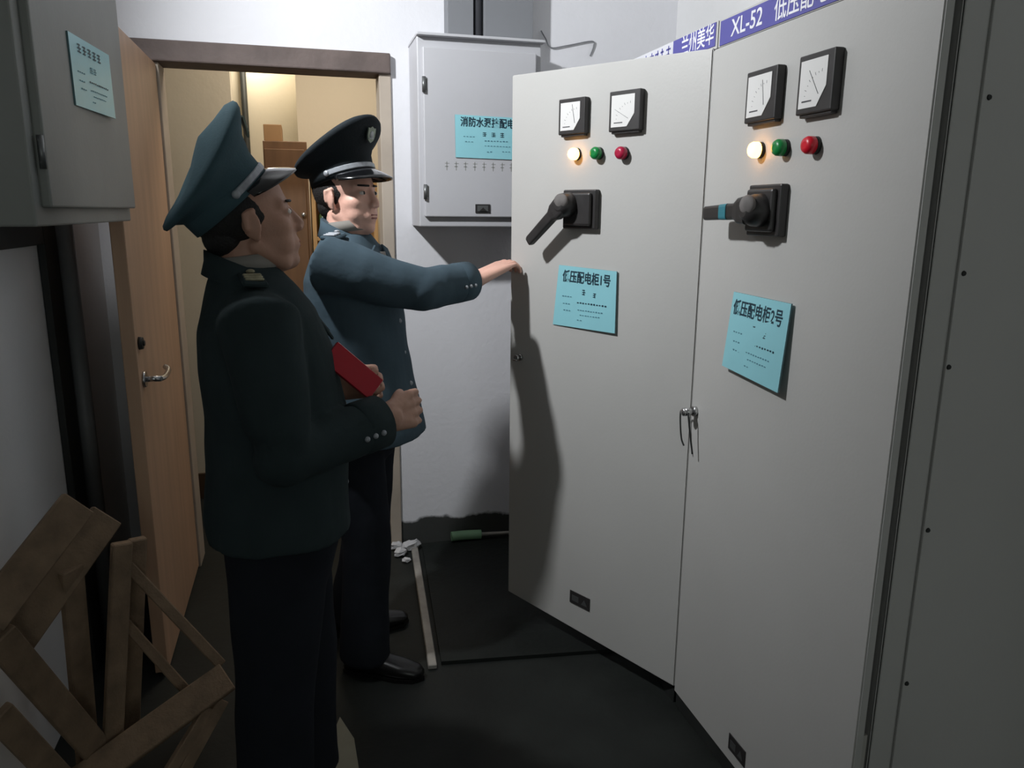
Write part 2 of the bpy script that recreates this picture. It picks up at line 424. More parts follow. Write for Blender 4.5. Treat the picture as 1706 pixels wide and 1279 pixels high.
# closed cabinet nearest the camera
C2 = thing('switch_cabinet', 'grey steel switch cabinet with closed door and wire on its lock', 'cabinet', (1.3, 1.535, 0), 'low-voltage switch cabinets')
cabinet_body(C2, 1.150, 1.920, True)
M2 = frame((1.05, 1.920, 0), (0, -1))
D2 = door_slab(C2, M2, .770, (.05, 1.912, .05, 1.912))
V = lambda y: 1.92-y
meter(C2, M2, V(1.712), V(1.588), 1.708, 1.822, (-.010, .055))
meter(C2, M2, V(1.510), V(1.394), 1.704, 1.822, (-.035, .05))
lamp(C2, M2, V(1.664), 1.646, 'amber', .0185, 'lit amber indicator light')
lamp(C2, M2, V(1.566), 1.644, 'green_lens', .0185, 'green indicator light')
lamp(C2, M2, V(1.458), 1.641, 'red_lens', .0185, 'red indicator light')
rotary(C2, M2, V(1.668), V(1.538), 1.450, 1.566, (V(1.592), 1.508), (V(1.792), 1.500), .026, True)
nameplate(C2, M2, V(1.60), V(1.52), .088, .135)
kb = B(); kb.cone((V(1.893), .955, 0), (V(1.893), .955, .010), .014); kb.cone((V(1.893), .955, .010), (V(1.893), .955, .036), .010, .012)
kb.sph((V(1.893), .955, .038), (.012, .012, .007))
ln = obj('lock_knob', kb, 'chrome', C2, M2)
wr = B(); wr.tube([(V(1.905), .955, .03), (V(1.917), .951, .034), (V(1.913), .92, .036), (V(1.905), .875, .034), (V(1.895), .855, .03)], .0024)
wr.tube([(V(1.882), .955, .03), (V(1.877), .94, .03), (V(1.872), .90, .026), (V(1.862), .84, .02)], .0026)
obj('wire', wr, 'dark_steel', ln, M2)
hb = B(); hb.box((.748, .35, -.03), (.768, .45, -.001)); obj('hinge', hb, 'cab_edge', C2, M2)

# blue header banners over the doors
MB2 = frame((1.062, 1.915, 0), (0, -1))
b = B(); b.box((.006, 1.9195, 0), (.74, 1.979, .002), .0006); b.mi = 1
b.text('XL-52', .131, 1.949, .0024, .056, .98, weight=.0006)
b.text('低压配电柜', .367, 1.948, .0024, .055, .88, weight=.0006)
tag(obj('header_banner', b, ['banner', 'white_ink'], None, MB2), 'blue banner reading XL-52 above the closed cabinet door', 'sign', 'blue banners over the cabinets')
MB1 = frame((1.062, 2.685, 0), (0, -1))
b = B(); b.box((.51, 1.925, 0), (.752, 1.983, .002), .0006); b.mi = 2; b.box((.05, 1.925, 0), (.51, 1.983, .002), .0006)
b.mi = 1; b.text('兰州美华', .654, 1.954, .0024, .055, .84, weight=.0006)
b.mi = 0
for k in range(5):                                                  # characters too far gone to read
    x = .315+k*.038
    for j in range(3): b.box((x, 1.936+.014*j, .002), (x+.028-.004*((k+j) % 3), 1.941+.014*j, .0026))
    b.box((x+.008+.004*(k % 3), 1.932, .002), (x+.013+.004*(k % 3), 1.976, .0026))
tag(obj('header_banner', b, ['banner', 'white_ink', 'banner_white'], None, MB1), 'blue and white banner above the cabinet with the ajar door', 'sign', 'blue banners over the cabinets')

# cyan notice cards
def notice(M, pts, title, tsize, tx, ty, second, lines, label, tilt=None, thick=.004, tsx=.82):
    """pts: corners in the face frame, each with its own stand-off"""
    t = bmesh.new(); A = [t.verts.new(p) for p in pts]; Bk = [t.verts.new((p[0], p[1], max(.0003, p[2]-thick))) for p in pts]
    f = t.faces.new(A); t.faces.new(Bk)
    for i in range(4):
        q = t.faces.new((A[i], A[(i+1) % 4], Bk[(i+1) % 4], Bk[i])); q.material_index = 1
    bmesh.ops.recalc_face_normals(t, faces=t.faces)
    root = obj('notice_card', t, ['card', 'card_edge'], None, M)
    tag(root, label, 'notice', 'cyan notice cards')
    p = [Vector(q) for q in pts]; bl, br, tr, tl = p
    def warp(bm):
        for v in bm.verts:
            a, c = v.co.x, v.co.y
            q = bl*(1-a)*(1-c)+br*a*(1-c)+tr*a*c+tl*(1-a)*c
            v.co = q+Vector((0, 0, .0006+v.co.z))
    W = ((br-bl).length+(tr-tl).length)/2; H = ((tl-bl).length+(tr-br).length)/2
    L = B()
    TT = B(); q = B()
    if title: q.text(title, 0, 0, 0, tsize, tsx, .0003, weight=.0008)
    for v in q.bm.verts: v.co.x = v.co.x/W+tx; v.co.y = v.co.y/H+ty
    TT._add(q.bm)
    rnd = random.Random(len(title)*7+int(ty*100))
    for row, (cx, cy, n, sw, sh, mi) in enumerate(second+lines):                    # small writing, too blurred to read
        L = B()
        for k in range(n):
            x = cx+(k-(n-1)/2)*sw*1.5
            if sh > .04:
                for j in range(3): L.box((x-sw*.5, cy+sh*(j-1)*.38-sh*.07, 0), (x+sw*.5*rnd.uniform(.5, 1), cy+sh*(j-1)*.38+sh*.07, .0003))
                L.box((x-sw*.06, cy-sh*.5, 0), (x+sw*.08, cy+sh*.5, .0003))
            else:
                L.box((x-sw*.5, cy-sh*.5*rnd.uniform(.5, 1), 0), (x+sw*.5*rnd.uniform(.6, 1), cy+sh*.5*rnd.uniform(.5, 1), .0003))
        warp(L.bm); obj('handwriting' if row < len(second) else 'text_line', L, ('ink', 'ink_grey')[mi], root, M)
    if title: warp(TT.bm); obj('heading_text', TT, 'ink', root, M)
    return root
SEC = [(.48, .60, 1, .055, .09, 0), (.66, .57, 1, .05, .075, 0)]
LIN = [(.62, .42, 11, .03, .028, 0), (.60, .30, 10, .028, .02, 1), (.60, .22, 8, .028, .018, 1), (.2, .50, 4, .03, .02, 1), (.2, .38, 3, .03, .02, 1), (.22, .27, 3, .03, .02, 1), (.44, .13, 2, .03, .02, 1)]
notice(M1, [(X(.556), 1.137, .004), (X(.285), 1.139, .010), (X(.288), 1.327, .008), (X(.534), 1.333, .003)], '低压配电柜1号', .040, .50, .82, SEC, LIN, 'cyan notice card numbered 1 on the ajar cabinet door')
notice(M2, [(V(1.741), 1.117, .018), (V(1.490), 1.102, .020), (V(1.482), 1.306, .010), (V(1.732), 1.308, .004)], '低压配电柜2号', .041, .48, .80, SEC, LIN, 'cyan notice card numbered 2 on the closed cabinet door')

# ---------------------------------------------------------------- wall cabinet on the back wall
WC = thing('wall_cabinet', 'grey wall cabinet with cyan notice on the back wall by the doorway', 'cabinet', (.69, YB, 1.44))
b = B(); b.box((.449, 3.075, 1.440), (.937, YB-.001, 2.140), .004); b.box((.446, 3.045, 2.138), (.945, YB-.001, 2.148), .002); obj('body', b, 'box_paint', WC)
b = B(); b.box((.468, 3.055, 1.478), (.912, 3.076, 2.100), .004); obj('cabinet_door', b, 'box_paint', WC)
for z in (1.965, 1.572):
    b = B(); b.cone((.470, 3.050, z-.028), (.470, 3.050, z+.028), .007); b.box((.470, 3.052, z-.02), (.482, 3.056, z+.02)); obj('hinge', b, 'steel', WC)
MW = frame((0, 3.055, 0), (1, 0))
b = B(); b.box((.668, 1.494, 0), (.728, 1.528, .004), .001); b.mi = 1; b.box((.676, 1.500, .004), (.720, 1.522, .006), .001); b.mi = 0; b.poly([(.684, 1.502), (.712, 1.502), (.698, 1.516)], .006, .009)
obj('lock', b, ['black_plastic', 'steel'], WC, MW)
b = B()
for k in range(8):
    x = .548+k*.037
    b.box((x, 1.668, 0), (x+.014, 1.671, .0004)); b.box((x+.006, 1.655, 0), (x+.009, 1.688, .0004)); b.box((x, 1.68, 0), (x+.018, 1.682, .0004))
obj('faded_lettering', b, 'old_box', WC, MW)
notice(MW, [(.590, 1.704, .004), (.860, 1.700, .004), (.860, 1.858, .004), (.588, 1.862, .004)], '消防水泵控配电箱', .0375, .53, .83, [(.43, .57, 1, .06, .10, 0), (.56, .57, 1, .06, .10, 0), (.69, .57, 1, .06, .11, 0)], [(.60, .42, 8, .03, .03, 1), (.62, .30, 9, .03, .02, 1), (.2, .5, 4, .03, .02, 1), (.2, .38, 3, .03, .02, 1), (.5, .16, 2, .03, .03, 1), (.75, .18, 3, .03, .02, 1)], 'cyan notice card on the wall cabinet beside the doorway')

# cable duct above it
CD = thing('cable_duct', 'grey cable duct rising from the wall cabinet to the ceiling', 'cable duct', (.77, YB, 2.148))
b = B(); b.box((.594, 3.22, 2.149), (.698, YB-.001, HC-.002), .002); b.box((.742, 3.22, 2.149), (.945, YB-.001, HC-.002), .002); b.box((.698, 3.262, 2.149), (.742, YB-.001, HC-.002)); obj('channel', b, 'duct', CD)
b = B(); b.cone((.72, 3.245, 2.149), (.72, 3.245, HC-.002), .017); obj('conduit', b, 'duct_dark', CD)
b = B(); b.tube([(1.0, 3.29, 2.235), (1.02, 3.288, 2.205), (1.045, 3.29, 2.172), (1.12, 3.292, 2.185), (1.225, 3.292, 2.208), (1.236, 3.294, 2.19), (1.222, 3.296, 2.15)], .0026)
tag(obj('wall_wire', b, 'duct'), 'thin loose wire on the back wall right of the wall cabinet', 'wire')

# ---------------------------------------------------------------- left wall
LB = thing('wall_cabinet', 'dim grey wall cabinet hung on the left wall above the timber', 'cabinet', (XL, 2.0, 1.465))
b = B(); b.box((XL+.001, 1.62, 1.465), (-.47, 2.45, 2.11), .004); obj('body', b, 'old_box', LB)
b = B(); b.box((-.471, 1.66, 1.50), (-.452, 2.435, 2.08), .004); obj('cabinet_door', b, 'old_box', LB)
for z in (1.60, 1.98):
    b = B(); b.cone((-.458, 1.655, z-.03), (-.458, 1.655, z+.03), .006); obj('hinge', b, 'steel', LB)
ML = frame((-.452, 0, 0), (0, 1))
notice(ML, [(1.895, 1.712, .004), (2.228, 1.720, .012), (2.240, 1.872, .008), (1.890, 1.857, .004)], '', .036, .45, .84, [(.45, .84, 5, .08, .13, 0), (.5, .6, 2, .06, .09, 1)], LIN, 'cyan notice card in shade on the left wall cabinet')

FR = thing('steel_bracket', 'dark steel post and rail under the left wall cabinet', 'bracket', (XL, 2.3, 0))
b = B(); b.box((XL+.001, 2.555, 0), (-.728, 2.675, 1.462), .003); obj('post', b, 'dark_steel', FR)
b = B(); b.box((XL+.001, 1.45, 1.395), (-.728, 2.555, 1.462), .003); obj('rail', b, 'dark_steel', FR)
b = B(); b.cone((-.715, 2.715, 0), (-.715, 2.715, 1.464), .026); tag(obj('conduit_pipe', b, 'grey_pipe'), 'grey conduit pipe running down beside the dark steel post', 'pipe')

# timber leaning in the corner
PW = thing('wooden_pallet', 'broken wooden pallet with wide slats leaning on the left wall', 'pallet', (-.64, 1.95, 0))
def slat(par, p0, p1, wd, th, up, name='slat'):
    b = B(); b.obox(p0, p1, wd, th, up); return obj(name, b, 'crate_wood', par)
nrm = (.72, -.45, .52)
slat(PW, (-.565, 2.00, .790), (-.722, 1.80, .600), .085, .022, nrm)
slat(PW, (-.530, 2.10, .715), (-.722, 1.88, .47), .085, .022, nrm)
slat(PW, (-.60, 2.00, .62), (-.635, 2.06, .02), .06, .022, (.8, -.6, 0), 'rail')
slat(PW, (-.700, 1.80, .56), (-.585, 2.02, .055), .07, .022, (.6, -.7, .3))
slat(PW, (-.705, 1.75, .40), (-.625, 1.92, .02), .06, .022, (.6, -.7, .3))
CR = thing('wooden_crate_frame', 'knocked-down wooden crate frame with crossed laths lying before the pallet', 'crate', (-.42, 2.08, 0))
slat(CR, (-.490, 2.05, .655), (-.568, 2.03, .04), .048, .026, (.5, -.85, 0), 'upright')
slat(CR, (-.505, 2.13, .560), (-.285, 2.13, .22), .030, .020, (.3, -.9, .3), 'lath')
slat(CR, (-.520, 2.12, .390), (-.365, 2.13, .12), .028, .020, (.3, -.9, .3), 'lath')
slat(CR, (-.265, 2.09, .205), (-.640, 1.93, .045), .085, .022, (.1, -.6, .75), 'board')
slat(CR, (-.280, 2.065, .150), (-.385, 1.96, .012), .035, .022, (.6, -.7, .3), 'lath')
slat(CR, (-.315, 2.045, .145), (-.430, 1.93, .012), .032, .022, (.6, -.7, .3), 'lath')
slat(CR, (-.475, 2.155, .62), (-.55, 2.17, .02), .045, .024, (.5, -.85, 0), 'upright')

# ---------------------------------------------------------------- floor things
MT = B(); MT.poly([(.385, 2.31), (1.045, 2.23), (1.045, 3.24), (.46, 3.24)], .001, .014)
tag(obj('rubber_mat', MT, 'rubber'), 'black rubber mat on the floor below the ajar cabinet door', 'mat')
b = B(); b.obox((.352, 2.29, .010), (.425, 3.26, .010), .030, .018); tag(obj('edging_strip', b, 'strip_metal'), 'pale edging strip on the floor along the rubber mat', 'strip')
b = B(); b.tube([(.60, 3.275, .030), (.66, 3.275, .031), (.74, 3.272, .028)], .022, 14); b.mi = 1; b.tube([(.735, 3.272, .028), (.95, 3.265, .02)], .009)
tag(obj('brush', b, ['green_plastic', 'strip_metal']), 'pale green brush with thin handle lying along the back wall', 'brush')
for i, (x, y, r) in enumerate(((.412, 3.245, .040), (.352, 3.19, .030), (.372, 3.12, .018), (.345, 3.262, .028))):
    b = B(); b.sph((x, y, r*.55), (r, r*.8, r*.62), sub=2)
    for v in b.bm.verts: v.co += Vector((random.uniform(-1, 1), random.uniform(-1, 1), random.uniform(-.4, 1)))*r*.22
    for f in b.bm.faces: f.smooth = False
    mz = min(v.co.z for v in b.bm.verts)
    for v in b.bm.verts: v.co.z -= mz-.0005
    tag(obj('plaster_chunk', b, 'plaster_bit'), 'white plaster chunk crumbled at the foot of the doorway wall', 'rubble', 'plaster chunks by the doorway')
b = B(); b.poly([(.0, 1.985), (-.005, 1.70), (.085, 1.72), (.075, 2.0), (.04, 2.11)], .001, .005)
tag(obj('paper_scrap', b, 'scrap'), 'pale scrap of board on the floor by the trousers of the men', 'scrap')

# ---------------------------------------------------------------- hall furniture seen through the doorway
CB = thing('hall_cupboard', 'brown wooden cupboard in the lit hall behind the two men', 'cupboard', (-.06, 4.45, 0))
b = B(); b.box((-.17, 4.24, .02), (.045, 4.62, 1.84), .004); obj('body', b, 'hall_wood', CB)
b = B(); b.box((-.165, 4.222, .06), (.030, 4.24, 1.80), .003); obj('cupboard_door', b, 'hall_wood', CB)
b = B(); b.sph((.012, 4.205, 1.475), .012); b.cone((.012, 4.222, 1.475), (.012, 4.205, 1.475), .005); obj('knob', b, 'chrome', CB)
b = B(); b.box((-.165, 4.30, 1.842), (-.075, 4.55, 1.925), .003); b.box((-.16, 4.42, 1.925), (-.08, 4.424, 1.926))
tag(obj('cardboard_box', b, 'cardboard'), 'small brown cardboard box on top of the hall cupboard', 'box')
SH = thing('hall_shelf', 'open wooden shelf unit in the hall behind the second officer', 'shelf', (.2, 4.45, 0))
for x in (.055, .375):
    b = B(); b.box((x, 4.26, 0), (x+.022, 4.60, 1.70), .002); obj('side_panel', b, 'shelf_wood', SH)
for z in (.10, .60, 1.05, 1.34, 1.60):
    b = B(); b.box((.077, 4.262, z), (.375, 4.598, z+.02), .002); obj('shelf_board', b, 'shelf_wood', SH)
b = B(); b.box((.077, 4.585, .1), (.375, 4.60, 1.7)); obj('back_panel', b, 'shelf_wood', SH)
b = B(); b.box((.085, 4.30, 1.6205), (.20, 4.50, 1.675), .004); tag(obj('red_carton', b, 'red_item'), 'red carton on the top board of the hall shelf', 'box')
for x, m, lab in ((.115, 'green_glass', 'green bottle on the hall shelf behind the second officer'), (.185, 'amber_glass', 'amber bottle on the hall shelf behind the second officer')):
    b = B(); b.loft([((x, 4.34, 1.361), .028, .028), ((x, 4.34, 1.47), .028, .028), ((x, 4.34, 1.50), .012, .012), ((x, 4.34, 1.53), .011, .011)], 20)
    tag(obj('bottle', b, m), lab, 'bottle', 'bottles on the hall shelf')
b = B(); b.cone((-.297, 5.15, 0), (-.297, 5.15, HC-.001), .018); tag(obj('hall_pipe', b, 'dark_steel'), 'thin dark vertical pipe on the bright hall wall', 'pipe')

# ---------------------------------------------------------------- people
def body_frame(base, heading):
    h = math.radians(heading); F = Vector((math.cos(h), math.sin(h), 0)); L = Vector((-math.sin(h), math.cos(h), 0))
    return F, L, (lambda f, l, u: Vector((base[0], base[1], 0))+F*f+L*l+Vector((0, 0, u)))
def head_matrix(pos, heading, tilt, roll=0.0):
    return Matrix.Translation(pos) @ Matrix.Rotation(math.radians(heading), 4, 'Z') @ Matrix.Rotation(-math.radians(tilt), 4, 'Y') @ Matrix.Rotation(math.radians(roll), 4, 'X')
def head_shapes(M):
    """skull, face, nose, lips and ears in the head's own frame: x forward, y to its left, z up, origin between the ears"""
    t = B()
    t.sph((-.010, 0, .035), (.098, .076, .088)); t.sph((.028, 0, -.025), (.064, .064, .085))
    t.sph((.040, 0, -.080), (.044, .048, .040)); t.sph((.062, 0, -.098), (.026, .026, .020))
    t.cap((-.005, .052, -.05), .020, (.045, .034, -.095), .020); t.cap((-.005, -.052, -.05), .020, (.045, -.034, -.095), .020)
    for s in (1, -1):
        t.sph((.050, .041*s, -.022), (.032, .026, .028)); t.sph((.046, .036*s, -.055), (.032, .028, .032))
        t.cap((.080, .010*s, .026), .012, (.064, .048*s, .024), .012)
    t.sph((.070, 0, -.062), (.026, .036, .026))
    t = melt(t, .0036, 26)
    for s in (1, -1):
        t.sph((.098, .0115*s, -.034), (.010, .008, .008))
        t.sph((.0745, .031*s, .0045), (.012, .0165, .0105))
        Me = Matrix.Rotation(.35*s, 3, 'Z')
        t.sph((-.006, .077*s, -.004), (.020, .007, .031), Me); t.sph((-.001, .074*s, -.028), (.010, .008, .012), Me)
        t.cap((-.016, .084*s, .018), .006, (-.018, .083*s, -.012), .005); t.cap((-.016, .084*s, .018), .006, (.004, .080*s, .022), .005)
    t.cap((.082, 0, .018), .008, (.104, 0, -.026), .0115)
    t.sph((.101, 0, -.031), (.012, .0115, .010))
    t.cap((.0885, -.013, -.0600), .0055, (.0885, .013, -.0600), .0055); t.cap((.0865, -.012, -.0705), .006, (.0865, .012, -.0705), .006)
    t.bm.transform(M)
    return t
def rumple(b, amp, fr, seed):
    """cloth creases"""
    b.bm.normal_update(); o = Vector((seed, seed*1.7, 0))
    d = [(v, v.normal*(amp*(noise.noise(v.co*fr+o)+.6*noise.noise(Vector((v.co.x*fr*2.2, v.co.y*fr*2.2, v.co.z*fr*1.1))+o)))) for v in b.bm.verts]
    for v, q in d: v.co += q
    return b
def face_parts(body, M):
    for s in (1, -1):
        e = B(); e.sph((.0775, .031*s, .0045), (.0105, .0145, .0075), sub=3); e.mi = 1; e.sph((.0865, .030*s, .0045), (.003, .0052, .0052), sub=2)
        obj('eye', e, ['eye_white', 'iris'], body, M)
        e = B(); e.cap((.094, .014*s, .025), .0032, (.080, .047*s, .027), .0028); obj('eyebrow', e, 'hair', body, M)
    e = B(); e.cap((.0915, -.013, -.0615), .0030, (.0915, .013, -.0615), .0030); e.cap((.0900, -.011, -.0700), .0036, (.0900, .011, -.0700), .0036)
    obj('lips', e, 'lip', body, M)
    h = B(); h.sph((-.020, 0, .028), (.092, .0795, .082)); h.sph((-.052, 0, -.020), (.048, .058, .048))
    obj('hair', h, 'hair', body, M)
def peaked_cap(root, M, mcap, strap_m='silver_braid', badge=True):
    """service cap: band, flared crown higher in front, glossy peak, braid strap with two buttons, badge"""
    c = B(); n = 48; t = c.bm
    prof = [(1.00, 0, 0, 0), (1.0, .02, .002, 0), (1.02, .044, .010, 0), (1.16, .062, .022, 0), (1.34, .076, .036, .006), (1.43, .084, .043, .008), (1.455, .092, .045, .008), (1.42, .099, .046, .008), (1.25, .105, .044, .007), (.9, .110, .038, .005), (.45, .113, .03, .003)]
    loops = []
    for s, z, tz, sh in prof:
        loops.append([t.verts.new((.105*s*math.cos(a)+sh, .087*s*math.sin(a)*(1+.04*(s > 1.2)), z+tz*math.cos(a)+(.006*math.cos(2*a) if s > 1.1 else 0))) for a in [2*PI*k/n for k in range(n)]])
    for i in range(len(loops)-1):
        for k in range(n): t.faces.new((loops[i][k], loops[i][(k+1) % n], loops[i+1][(k+1) % n], loops[i+1][k]))
    t.faces.new(loops[-1]); t.faces.new(loops[0])
    bmesh.ops.recalc_face_normals(t, faces=t.faces)
    for f in t.faces: f.smooth = len(f.verts) == 4
    cap = obj('peaked_cap', c, mcap, root, M)
    b = B()
    b.loft([((0, 0, -.004), .1065, .0885), ((0, 0, .026), .1068, .0888), ((.001, 0, .030), .1045, .0865)], 48, ax=(1, 0, 0)); obj('band', b, mcap, cap, M)
    p = bmesh.new(); rows = []                                       # the peak: a curved, sloping sheet with thickness
    for j in range(7):
        r = j/6; row = []
        for k in range(25):
            a = -1.25+2.5*k/24; ext = .056*(math.cos(a*1.18)**.8 if math.cos(a*1.18) > 0 else 0)
            x = (.104+ext*r)*math.cos(a); y = (.0875+ext*r*.9)*math.sin(a)
            row.append((x, y, .004-.62*ext*r-.010*r*r+.006*math.cos(a)))
        rows.append(row)
    top = [[p.verts.new(q) for q in row] for row in rows]; bot = [[p.verts.new((q[0], q[1], q[2]-.004)) for q in row] for row in rows]
    for j in range(6):
        for k in range(24):
            p.faces.new((top[j][k], top[j][k+1], top[j+1][k+1], top[j+1][k])); p.faces.new((bot[j][k], bot[j+1][k], bot[j+1][k+1], bot[j][k+1]))
    for k in range(24): p.faces.new((top[6][k], top[6][k+1], bot[6][k+1], bot[6][k])); p.faces.new((top[0][k+1], top[0][k], bot[0][k], bot[0][k+1]))
    for j in range(6): p.faces.new((top[j][0], top[j+1][0], bot[j+1][0], bot[j][0])); p.faces.new((top[j+1][24], top[j][24], bot[j][24], bot[j+1][24]))
    bmesh.ops.recalc_face_normals(p, faces=p.faces)
    for f in p.faces: f.smooth = True
    obj('cap_peak', p, 'peak', cap, M)
    s = bmesh.new(); m_ = 30; rows = []
    for k in range(m_+1):
        a = -1.45+2.9*k/m_; z = .014+.004*math.cos(a)
        rows.append([s.verts.new((r*1.0*math.cos(a), r*.838*math.sin(a), zz)) for r, zz in ((.107, z-.008), (.1095, z-.006), (.1095, z+.006), (.107, z+.008))])
    for k in range(m_):
        for j in range(4): s.faces.new((rows[k][j], rows[k][(j+1) % 4], rows[k+1][(j+1) % 4], rows[k+1][j]))
    s.faces.new(rows[0]); s.faces.new(rows[-1]); bmesh.ops.recalc_face_normals(s, faces=s.faces)
    obj('chin_strap', s, strap_m, cap, M)
    for sg in (1, -1):
        a = 1.47*sg; q = B(); q.sph((.109*math.cos(a), .0915*math.sin(a), .0145), (.009, .005, .009)); obj('button', q, 'silver_braid', cap, M)
    if badge:
        q = B(); q.poly([(-.011, .020), (-.018, .022), (-.018, .0), (-.013, -.014), (0, -.022), (.013, -.014), (.018, 0), (.018, .022), (.011, .020), (0, .026)], 0, .004)
        q.mi = 1; q.sph((0, .002, .004), (.009, .011, .003)); q.box((-.012, -.010, .004), (.012, -.007, .0055))
        Mb = M @ Matrix.Translation((.137, 0, .096)) @ Matrix.Rotation(PI/2, 4, 'Z') @ Matrix.Rotation(math.radians(90+28), 4, 'X')
        obj('badge', q, ['badge', 'silver_braid'], cap, Mb)
    return cap
def hand(b, W, K, T, right, fingers, thumb, r=.0088):
    """palm from wrist W to knuckle centre K; T towards the thumb; U out of the back of the hand"""
    K = Vector(K); W = Vector(W); D = (K-W).normalized(); T = Vector(T); T = (T-D*T.dot(D)).normalized(); U = D.cross(T) if right else T.cross(D)
    ks = []
    for i, t in enumerate((-.033, -.011, .012, .034)):              # little finger to forefinger
        k = K+T*t-D*(.010 if i == 0 else .003 if i == 1 else 0)
        ks.append(k); b.cap(W+T*t*.45, .0205, k, .0115)
    b.cap(W+T*.012, .024, K+T*.02-D*.03, .017); b.cap(W-T*.012, .023, K-T*.02-D*.03, .016)
    for i, (k, fg) in enumerate(zip(ks, fingers)):
        sc = (.80, .97, 1.04, .95)[i]; p = k; pr = r*(1.12 if i else .98)
        for j, (dd, tt, uu) in enumerate(fg):
            q = p+(D*dd+T*tt+U*uu)*sc; nr = r*(1.0, .92, .80)[j]*(1 if i else .88); b.cap(p, pr, q, nr); p, pr = q, nr
    p = W+T*.022+D*.022; pr = .015
    for j, (dd, tt, uu) in enumerate(thumb):
        q = p+D*dd+T*tt+U*uu; nr = (.0125, .0108, .0088)[j]; b.cap(p, pr, q, nr); p, pr = q, nr
    return b

def officer(name, label, base, heading, cfg):
    F, L, P = body_frame(base, heading)
    root = thing(name, label, 'person', (base[0], base[1], 0), 'uniformed officers')
    UP = Vector((0, 0, 1))
    MH = head_matrix(P(*cfg['head']), cfg['head_heading'], cfg['head_tilt'], cfg.get('head_roll', 0))
    # --- the body: one skin from head to ankles
    b = head_shapes(MH)
    nb = P(*cfg['neck']); hb = MH @ Vector((-.018, 0, -.045))
    b.cap(nb, .062, hb, .056); b.cap(nb+F*.01, .055, MH @ Vector((.02, 0, -.085)), .040)
    b.loft([(P(cfg['neck'][0], 0, cfg['neck'][2]-z), a, c) for z, a, c in ((-.01, .05, .06), (.06, .08, .15), (.2, .085, .13), (.42, .075, .12), (.55, .075, .12))], 20, ax=F)
    for side in ('R', 'L'):
        s, e, wr = [P(*q) for q in cfg['arm'+side]]
        b.chain([(s, .048), (e, .038), (wr, .031)])
        h, k, a = [P(*q) for q in cfg['leg'+side]]
        b.chain([(h, .075), (k, .05), (a, .038)])
        hn = cfg['hand'+side]
        if hn.get('K'): hand(b, wr, P(*hn['K']) if not hn.get('world') else hn['K'], hn['T'], side == 'R', hn['fingers'], hn['thumb'])
    body = obj('body', melt(b, .0036, 4), cfg['skin'], root)
    face_parts(body, MH)
    # --- trousers
    t = B()
    hR, hL = P(*cfg['legR'][0]), P(*cfg['legL'][0]); m = (hR+hL)/2
    t.loft([(m+UP*(.16), .12, .165), (m+UP*.06, .128, .175), (m-UP*.04, .13, .178), (m-UP*.12, .11, .16)], 28, ax=F, power=2.4)
    for side in ('R', 'L'):
        h, k, a = [P(*q) for q in cfg['leg'+side]]
        g = cfg.get('trw', 1.0)
        t.loft([(h, .105*g, .095), (h.lerp(k, .5), .092*g, .086), (k, .080*g, .076), (k.lerp(a, .5), .078*g, .072), (a+UP*.02, .082*g, .072), (a-UP*.035, .085*g, .074)], 24, ax=F)
    obj('trousers', rumple(melt(t, .009, 5), .005, 7, 3.1), cfg['trouser'], root)
    # --- jacket
    t = B()
    t.loft([(P(f, 0, u), a, c) for u, f, a, c in cfg['torso']], 36, ax=F, power=2.3)
    for side in ('R', 'L'):
        s, e, wr = [P(*q) for q in cfg['arm'+side]]
        d = (wr-e).normalized(); c = e+d*cfg['cuff'+side]; sw = cfg.get('sleeve', 1.0)
        si = s+(L*.06 if side == 'R' else -L*.06)-UP*.01
        t.loft([(si, .075*sw, .075*sw), (s, .080*sw, .080*sw), (s.lerp(e, .35), .075*sw, .075*sw), (s.lerp(e, .75), .067*sw, .067*sw), (e.lerp(c, .06), .064*sw, .064*sw), (e.lerp(c, .5), .060*sw, .060*sw), (c, .056*sw, .056*sw)], 24)
        t.sph(e, .062*sw)
    jk = obj('jacket', rumple(melt(t, .007, 4), .0045, 9, base[0]*9), cfg['cloth'], root)
    for side in ('R', 'L'):
        e, wr = P(*cfg['arm'+side][1]), P(*cfg['arm'+side][2]); d = (wr-e).normalized(); c = e+d*cfg['cuff'+side]; sw = cfg.get('sleeve', 1.0)
        t = B(); t.loft([(c-d*.060, .058*sw, .058*sw, d), (c-d*.055, .0605*sw, .0605*sw, d), (c+d*.006, .0600*sw, .0600*sw, d), (c+d*.006, .052*sw, .052*sw, d), (c-d*.01, .050*sw, .050*sw, d)], 28); obj('cuff', t, cfg['cloth'], jk)
    # collar, shirt, epaulettes, cuff buttons
    nk = P(*cfg['neck'])
    cd = (UP+F*.42).normalized(); t = B(); t.loft([(nk-UP*.034-F*.006, .092, .098, cd), (nk-UP*.004-F*.004, .086, .088, cd), (nk+UP*.022-F*.010, .078, .076, cd)], 28, ax=F, power=2.1); obj('collar', t, cfg['cloth'], jk)
    t = B(); t.loft([(nk+UP*.010, .074, .074), (nk+UP*.042-F*.004, .068, .068)], 28, ax=F)
    t.poly([(0, 0), (.045, .105), (-.045, .105)], 0, .006)
    fr = P(cfg['vneck'][0], 0, cfg['vneck'][1])
    for v in list(t.bm.verts)[-6:]:
        x, y, z = v.co; v.co = fr+L*x+UP*y+F*(z-y*cfg['vneck'][2])
    obj('shirt_collar', t, 'shirt', jk)
    for sg in (1, -1):                                               # lapels
        t = B(); t.obox(fr+L*.050*sg*1.2+UP*.120-F*.12*cfg['vneck'][2], fr+L*.012*sg+F*.012, .050, .007, F+UP*.3); obj('lapel', t, cfg['cloth'], jk)
